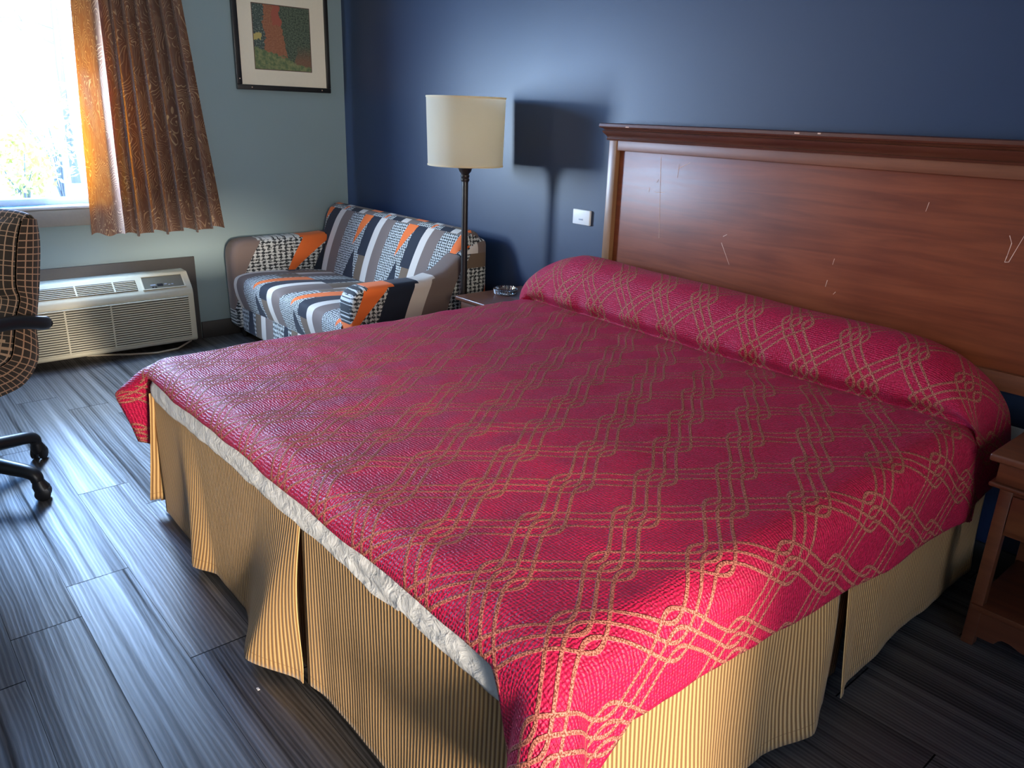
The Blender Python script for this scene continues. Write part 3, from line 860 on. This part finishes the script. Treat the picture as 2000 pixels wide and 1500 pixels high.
sh_o = MB().grid(300, 14, sheet_pt, lambda a, b: (a, b)).build('bed_sheet', SHEET, angle=180)
md = sh_o.modifiers.new('thickness', 'SOLIDIFY'); md.thickness = 0.002
tag(sh_o, 'white sheet band showing between crimson spread and tan skirt', 'sheet')

# bed skirt: separate corded panels meeting at pleats
skirt = empty('bed_skirt', (3.29, -1.07, 0)); tag(skirt, 'tan corded bed skirt with pleats around the bed base', 'bed skirt')
so = Vector((3.29, -1.07, 0))
def skirt_panel(p0, p1, n, flare0, flare1, nm, zb=0.02, zt=0.50, seed=0, curl0=0.0, curl1=0.0, cw=0.10, wave=1.0, ridges=()):
    p0, p1, n = Vector(p0), Vector(p1), Vector(n); L = (p1 - p0).length; d = (p1 - p0) / L
    def fn(a, b, ridges=ridges):
        # b: 0 bottom, 1 top
        s = a * L; q = (1 - b)
        fl = flare0 + (flare1 - flare0) * a
        out = 0.006 + fl * q ** 1.2
        out += wave * q * (0.016 * nz(s * 3.1, q, seed) + 0.006 * nz(s * 9.0, q * 2, seed + 3))
        out += curl0 * q * math.exp(-(s / cw) ** 2) + curl1 * q * math.exp(-((L - s) / cw) ** 2)
        for st_, sb_, hgt, wl, wr in ridges:
            c_ = s - (st_ + (sb_ - st_) * q)
            k_ = max(0.0, 1 + c_ / wl) if c_ < 0 else max(0.0, 1 - c_ / wr)
            out += hgt * q ** 1.1 * (k_ * k_ * (3 - 2 * k_) * 0.5 + k_ * 0.5)
        z = zb + b * (zt - zb) + 0.008 * nz(s * 4, 0, seed + 7) * q
        return p0 + d * s + n * out + Vector((0, 0, z)) - so
    m = MB().grid(int(L / 0.012) + 2, 26, fn, lambda a, b: (a * L, (1 - (1 - b)) * (zt - zb)))
    o = m.build(nm, SKIRT, skirt, angle=180)
    md = o.modifiers.new('thickness', 'SOLIDIFY'); md.thickness = 0.002
    return o
yF = BY0 - 0.012; xL = BX0 - 0.008; xR = BX1 + 0.010
skirt_panel((2.28, yF + 0.008, 0), (3.43, yF, 0), (0, -1, 0), 0.0, 0.015, 'foot_panel', 0.028, seed=1, wave=0.8, ridges=((1.12, 0.965, 0.085, 0.22, 0.17), (0.30, 0.42, 0.045, 0.12, 0.10)))
skirt_panel((3.44, yF, 0), (4.30, yF, 0), (0, -1, 0), -0.01, 0.02, 'foot_panel', 0.030, seed=5, curl0=0.02, cw=0.06)
skirt_panel((3.30, yF + 0.014, 0), (3.56, yF + 0.014, 0), (0, -1, 0), 0.0, 0.0, 'pleat_backing', 0.035, seed=6, wave=0.2)
skirt_panel((xL, -0.10, 0), (xL, -2.06, 0), (-1, 0, 0), 0.03, 0.03, 'side_panel', 0.03, seed=9, curl1=0.055, cw=0.09)
skirt_panel((xL + 0.01, -1.96, 0), (xL + 0.03, -2.085, 0), (-0.99, -0.12, 0), 0.05, 0.11, 'corner_pleat', 0.05, seed=11, wave=0.5)
skirt_panel((xR, -2.07, 0), (xR, -1.085, 0), (1, 0, 0), 0.03, 0.02, 'side_panel', 0.030, seed=13, ridges=((0.93, 0.86, 0.05, 0.16, 0.14), (0.45, 0.40, 0.02, 0.12, 0.12)))
skirt_panel((xR, -1.045, 0), (xR, -0.10, 0), (1, 0, 0), 0.02, 0.02, 'side_panel', 0.040, seed=17, curl0=0.03, cw=0.05)
skirt_panel((xR - 0.012, -1.16, 0), (xR - 0.012, -0.96, 0), (1, 0, 0), 0.0, 0.0, 'pleat_backing', 0.045, seed=19, wave=0.2)

# bedspread -----------------------------------------------------------
RR = 0.085
XS0, XS1, YS0 = BX0 + 0.06, BX1 + 0.045 - RR, BY0 - 0.040 + RR      # where the edge rounding begins
def drop(s, flare=0.06):
    """arc over the edge, then hanging: horizontal run and fall for cloth length s past the start of the edge"""
    if s <= 0: return 0.0, 0.0
    q = RR * PI / 2
    if s < q: return RR * math.sin(s / RR), RR * (1 - math.cos(s / RR))
    return RR + (s - q) * flare, RR + (s - q) * math.sqrt(1 - flare * flare)
HLc, HFc = 0.42, 0.106
def hf(u): return 0.106 + 0.010 * nz(u * 4, 3, 1) + 0.24 * sstep(XS1 - 0.07, XS1 + 0.05, u) + 0.05 * (1 - sstep(XS0 - 0.1, XS0 + 0.02, u))
YH = -0.072
def hl(v): return interp([(-1.9, 0.42), (-1.4, 0.30), (-0.7, 0.25), (-0.5, 0.13)], v)
def hr(v): return interp([(-2.3, 0.35), (-2.02, 0.32), (-1.90, 0.225), (-1.4, 0.27), (-0.9, 0.315), (-0.5, 0.335), (-0.1, 0.36)], v)
# section across the pillows (v past VC): (y, height 0..1)
VC = -0.40
SEC = [(-0.43, 0.0), (-0.37, -0.03), (-0.315, -0.10), (-0.345, 0.12), (-0.347, 0.34), (-0.325, 0.60), (-0.285, 0.82), (-0.235, 0.96), (-0.18, 1.0), (-0.125, 0.95), (-0.088, 0.78), (-0.074, 0.55)]
SECL = [0.0]
for (a0, b0), (a1, b1) in zip(SEC, SEC[1:]): SECL.append(SECL[-1] + math.hypot(a1 - a0, (b1 - b0) * 0.21))
V1 = -0.43 + SECL[-1]
def sec(v):
    l = v + 0.43
    for k in range(len(SECL) - 1):
        if l <= SECL[k + 1]: return spline(SEC, (k + (l - SECL[k]) / (SECL[k + 1] - SECL[k])) / (len(SEC) - 1))
    return SEC[-1]
# profile across the bed over the pillows, by position x of the flat cloth
PZ = [(1.90, 0.575), (1.96, 0.577), (2.03, 0.60), (2.11, 0.645), (2.20, 0.70), (2.32, 0.775), (2.45, 0.822), (2.60, 0.838), (3.2, 0.822), (3.65, 0.812), (3.95, 0.808), (4.10, 0.785), (4.20, 0.745), (4.28, 0.68), (4.33, 0.58), (4.352, 0.44), (4.36, 0.20)]
PL = [0.0]
for (a0, b0), (a1, b1) in zip(PZ, PZ[1:]): PL.append(PL[-1] + math.hypot(a1 - a0, b1 - b0))
kmid = 8
def pill(u):
    """u measured like flat cloth, with u=3.2 at the matching profile point"""
    l = PL[kmid] + (u - 3.2)
    l = max(0.0, min(PL[-1] - 1e-6, l))
    for k in range(len(PL) - 1):
        if l <= PL[k + 1]:
            return spline(PZ, (k + (l - PL[k]) / (PL[k + 1] - PL[k])) / (len(PZ) - 1))
    return PZ[-1]
def spread_pt(u, v):
    a = (XS0 - u) if u < XS0 else (u - XS1 if u > XS1 else 0.0)
    sx = -1 if u < XS0 else 1
    b = YS0 - v if v < YS0 else 0.0
    if v > -0.43: y_, wz = sec(v)
    else: y_, wz = v, 0.0
    x = min(max(u, XS0), XS1); y = max(y_, YS0); z = ZT
    if a > 0 and b > 0:
        rho = math.hypot(a, b); ph = math.atan2(b, a)
        h, dz = drop(rho)
        s2 = math.sin(2 * ph) ** 2
        ex = 0.48 if sx > 0 else 0.80
        fold = max(0.0, rho - 0.07) * ex * s2
        if sx > 0: fold += 0.018 * math.sin(6 * ph) * sstep(0.1, 0.3, rho)
        dirx, diry = math.cos(ph), math.sin(ph)
        x += sx * (h + fold) * dirx; y -= (h + fold) * diry
        z -= dz - fold * 0.28
    elif a > 0:
        h, dz = drop(a, 0.05)
        rip = 0.010 * nz(v * 4.0, 1.0, 2.0 + sx) * sstep(0.08, 0.3, a)
        x += sx * (h + rip); z -= dz
    elif b > 0:
        h, dz = drop(b, 0.05)
        y -= h + 0.004 * nz(u * 5, 0, 4) * sstep(0.08, 0.2, b); z -= dz
    # unevenness of the mattress top
    z += (0.006 * nz(u * 1.8, v * 1.8, 1) + 0.0034 * nz(u * 7 + v * 3, v * 6, 4) + 0.0030 * nz(u * 3 + v * 14, v * 2 - u * 12, 6))
    if wz != 0.0:
        px, pz = pill(u)
        wc = max(0.0, wz)
        x += (px - x) * min(1.0, wc * 1.15)
        z += (pz - z) * wc if wc > 0 else wz * 0.21
        z += 0.010 * nz(u * 3, v * 4, 8) * wc
        y += 0.012 * nz(u * 2.5, v * 3, 9) * wc - 0.03 * math.exp(-((u - 3.5) / 0.5) ** 2) * (1 - sstep(-0.25, -0.1, y)) 
        y += 0.016 * nz(u * 13, v * 5, 12) * math.exp(-((wz - 0.15) / 0.22) ** 2)
        y = min(y, -0.070)
    elif v > -0.6:
        y -= 0.03 * math.exp(-((u - 3.5) / 0.5) ** 2) * sstep(-0.6, -0.43, v)
    return Vector((x, y, z))
NU, NV = 250, 250
def uvw(a, b):
    v = (YS0 - HFc) + b * (V1 - (YS0 - HFc))
    u0 = XS0 - hl(v); u1 = XS1 + hr(v)
    u = u0 + a * (u1 - u0)
    if v < YS0: v = YS0 - (YS0 - v) * hf(u) / HFc
    return u, v
spd = MB().grid(NU, NV, lambda a, b: spread_pt(*uvw(a, b)), lambda a, b: uvw(a, b)).build('bedspread', SPREAD, angle=180)
md = spd.modifiers.new('thickness', 'SOLIDIFY'); md.thickness = 0.004; md.offset = -1
tag(spd, 'crimson quilted bedspread with interlaced gold line pattern over bed and pillows', 'bedspread')

# ------------------------------------------------------------------ office chair
ch = empty('office_chair', (1.600, -2.635, 0), math.radians(35)); tag(ch, 'brown checked office chair on black casters at the left edge', 'office chair')
# shell profile in local (y, z): chair faces -y
rear = [(0.357, 1.02), (0.355, 0.93), (0.320, 0.775), (0.297, 0.70), (0.275, 0.62), (0.266, 0.53), (0.243, 0.475), (0.18, 0.425), (0.10, 0.41), (-0.05, 0.41), (-0.20, 0.42), (-0.245, 0.44)]
front = [(0.275, 1.03), (0.235, 0.94), (0.20, 0.80), (0.205, 0.74), (0.175, 0.68), (0.15, 0.60), (0.12, 0.535), (0.06, 0.515), (0.0, 0.515), (-0.10, 0.525), (-0.20, 0.525), (-0.26, 0.49)]
CWD = 0.25
m = MB()
def shell(pts, side_in):
    def fn(a, b):
        y, z = spline(pts, b); x = (a * 2 - 1)
        return (x * (CWD - side_in), y, z)
    return fn
def plen(pts):
    o = [0.0]
    for k in range(60):
        p, q = spline(pts, k / 60), spline(pts, (k + 1) / 60); o.append(o[-1] + math.hypot(q[0] - p[0], q[1] - p[1]))
    return o
lr = plen(rear)
def lat(o, t): return o[min(60, int(round(t * 60)))]
m.grid(30, 61, lambda a, b: Vector((CWD * (1 - 2 * a), *spline(rear, b))) + Vector((0, -0.02 * (abs(2 * a - 1) ** 4), 0)), lambda a, b: (a * 0.5, lat(lr, b)))
for sx in (-1, 1):
    def side(a, b, sx=sx):
        p = Vector((CWD * sx, *spline(rear, b))); p.y -= 0.02
        q = Vector(((CWD - 0.0) * sx, *spline(front, b)))
        r = p.lerp(q, a); r.x += sx * 0.012 * math.sin(PI * a)
        return r
    m.grid(8, 61, side, lambda a, b: (a * 0.09 + 0.012, lat(lr, b)))
m.build('shell', PLAID, ch, angle=50)
cu = MB()
lf = plen(front)
def cush(a, b):
    y, z = spline(front, b); x = 2 * a - 1
    e = (1 - abs(x) ** 6); t = 0.035 * e * (0.55 + 0.45 * abs(math.sin(PI * b * 3.0))) * sstep(0, 0.05, b) * sstep(0, 0.05, 1 - b)
    p, q = spline(front, max(0, b - 0.01)), spline(front, min(1, b + 0.01)); tx, tz = q[0] - p[0], q[1] - p[1]; L = math.hypot(tx, tz) or 1
    return (x * (CWD - 0.008), y + tz / L * t, z - tx / L * t)
cu.grid(36, 90, cush, lambda a, b: (a * 0.5, lat(lf, b)))
cu.build('cushion', PLAID, ch, angle=180)
tp = MB()
def topcap(a, b):
    x = 2 * b - 1; p = Vector((0, *rear[0])); q = Vector((0, *front[0])); r = p.lerp(q, a)
    r.x = x * CWD; r.z += 0.028 * math.sin(PI * a) - 0.012 * abs(x) ** 6; r.y -= 0.02 * abs(x) ** 4 * (1 - a)
    return r
tp.grid(10, 30, topcap, lambda a, b: (b * 0.5, a * 0.1)); tp.build('top_edge', PLAID, ch, angle=180)
for sx in (-1, 1):
    ar = MB(); X = sx * (CWD + 0.04)
    pts = [(X - sx * 0.02, 0.275, 0.635), (X, 0.24, 0.645), (X, 0.12, 0.675), (X, -0.06, 0.685), (X, -0.18, 0.665), (X, -0.225, 0.60), (X, -0.18, 0.50), (X - sx * 0.03, -0.08, 0.42), (X - sx * 0.15, -0.02, 0.395)]
    P = [spline(pts, k / 48) for k in range(49)]
    ar.tube(P, [0.024] * 30 + [0.018] * 19, 12, [0.026] * 20 + [0.02] * 29)
    bmesh.ops.create_uvsphere(ar.bm, u_segments=14, v_segments=8, radius=0.026, matrix=Matrix.Translation(P[0]))
    ao = ar.build('armrest', BLACKP, ch)
    MB().lathe([(0.0, 0.0), (0.009, 0.0), (0.009, 0.004), (0.0, 0.005)], (0, 0, 0), 14).build('bolt', DARKM, ao)
    bo = ao.children[0]; bo.location = (P[0][0] + sx * 0.026, P[0][1], P[0][2]); bo.rotation_euler = (0, sx * PI / 2, 0)
MB().lathe([(0.0, 0.12), (0.045, 0.12), (0.045, 0.16), (0.028, 0.17), (0.028, 0.34), (0.09, 0.37), (0.12, 0.40), (0.0, 0.40)], (0, 0, 0), 24).build('gas_lift', BLACKP, ch)
for k in range(5):
    a = math.radians(44 - 35 + 72 * k); dx, dy = math.cos(a), math.sin(a)
    L = MB(); RL = 0.325
    P = [(dx * r_, dy * r_, z_) for r_, z_ in ((0.03, 0.15), (0.15, 0.137), (0.25, 0.122), (RL - 0.015, 0.112), (RL + 0.012, 0.098), (RL + 0.018, 0.078))]
    P = [spline(P, t / 24) for t in range(25)]
    L.tube(P, [0.034 - 0.010 * t / 24 for t in range(25)], 12, [0.030 - 0.008 * t / 24 for t in range(25)])
    lo = L.build('base_leg', BLACKP, ch)
    cs = MB(); ca = a + 0.5
    cx, cy = dx * (RL + 0.018), dy * (RL + 0.018); ux, uy = math.cos(ca), math.sin(ca); wx, wy = -uy, ux
    cx += ux * 0.012; cy += uy * 0.012
    for off in (-0.017, 0.017):
        c0 = Vector((cx + wx * (off - 0.010), cy + wy * (off - 0.010), 0.0275)); c1 = Vector((cx + wx * (off + 0.010), cy + wy * (off + 0.010), 0.0275))
        cs.tube([c0, c0.lerp(c1, 0.15), c0.lerp(c1, 0.85), c1], [0.022, 0.0275, 0.0275, 0.022], 20)
    co = cs.build('caster', BLACKP, lo)
    hd = MB(); hd.tube([(cx - ux * 0.012, cy - uy * 0.012, 0.085), (cx - ux * 0.008, cy - uy * 0.008, 0.06), (cx, cy, 0.042)], [0.018, 0.027, 0.030], 14)
    hd.build('caster_hood', BLACKP, lo)

# ------------------------------------------------------------------ litter
ps = MB(); ps.box((-0.006, -0.003, 0), (0.006, 0.003, 0.0015), 0.0004)
tag(ps.build('paper_scrap', WHITEPL, loc=(3.345, -2.185, 0.0002)), 'tiny white paper scrap on the floor by the foot skirt pleat', 'scrap')
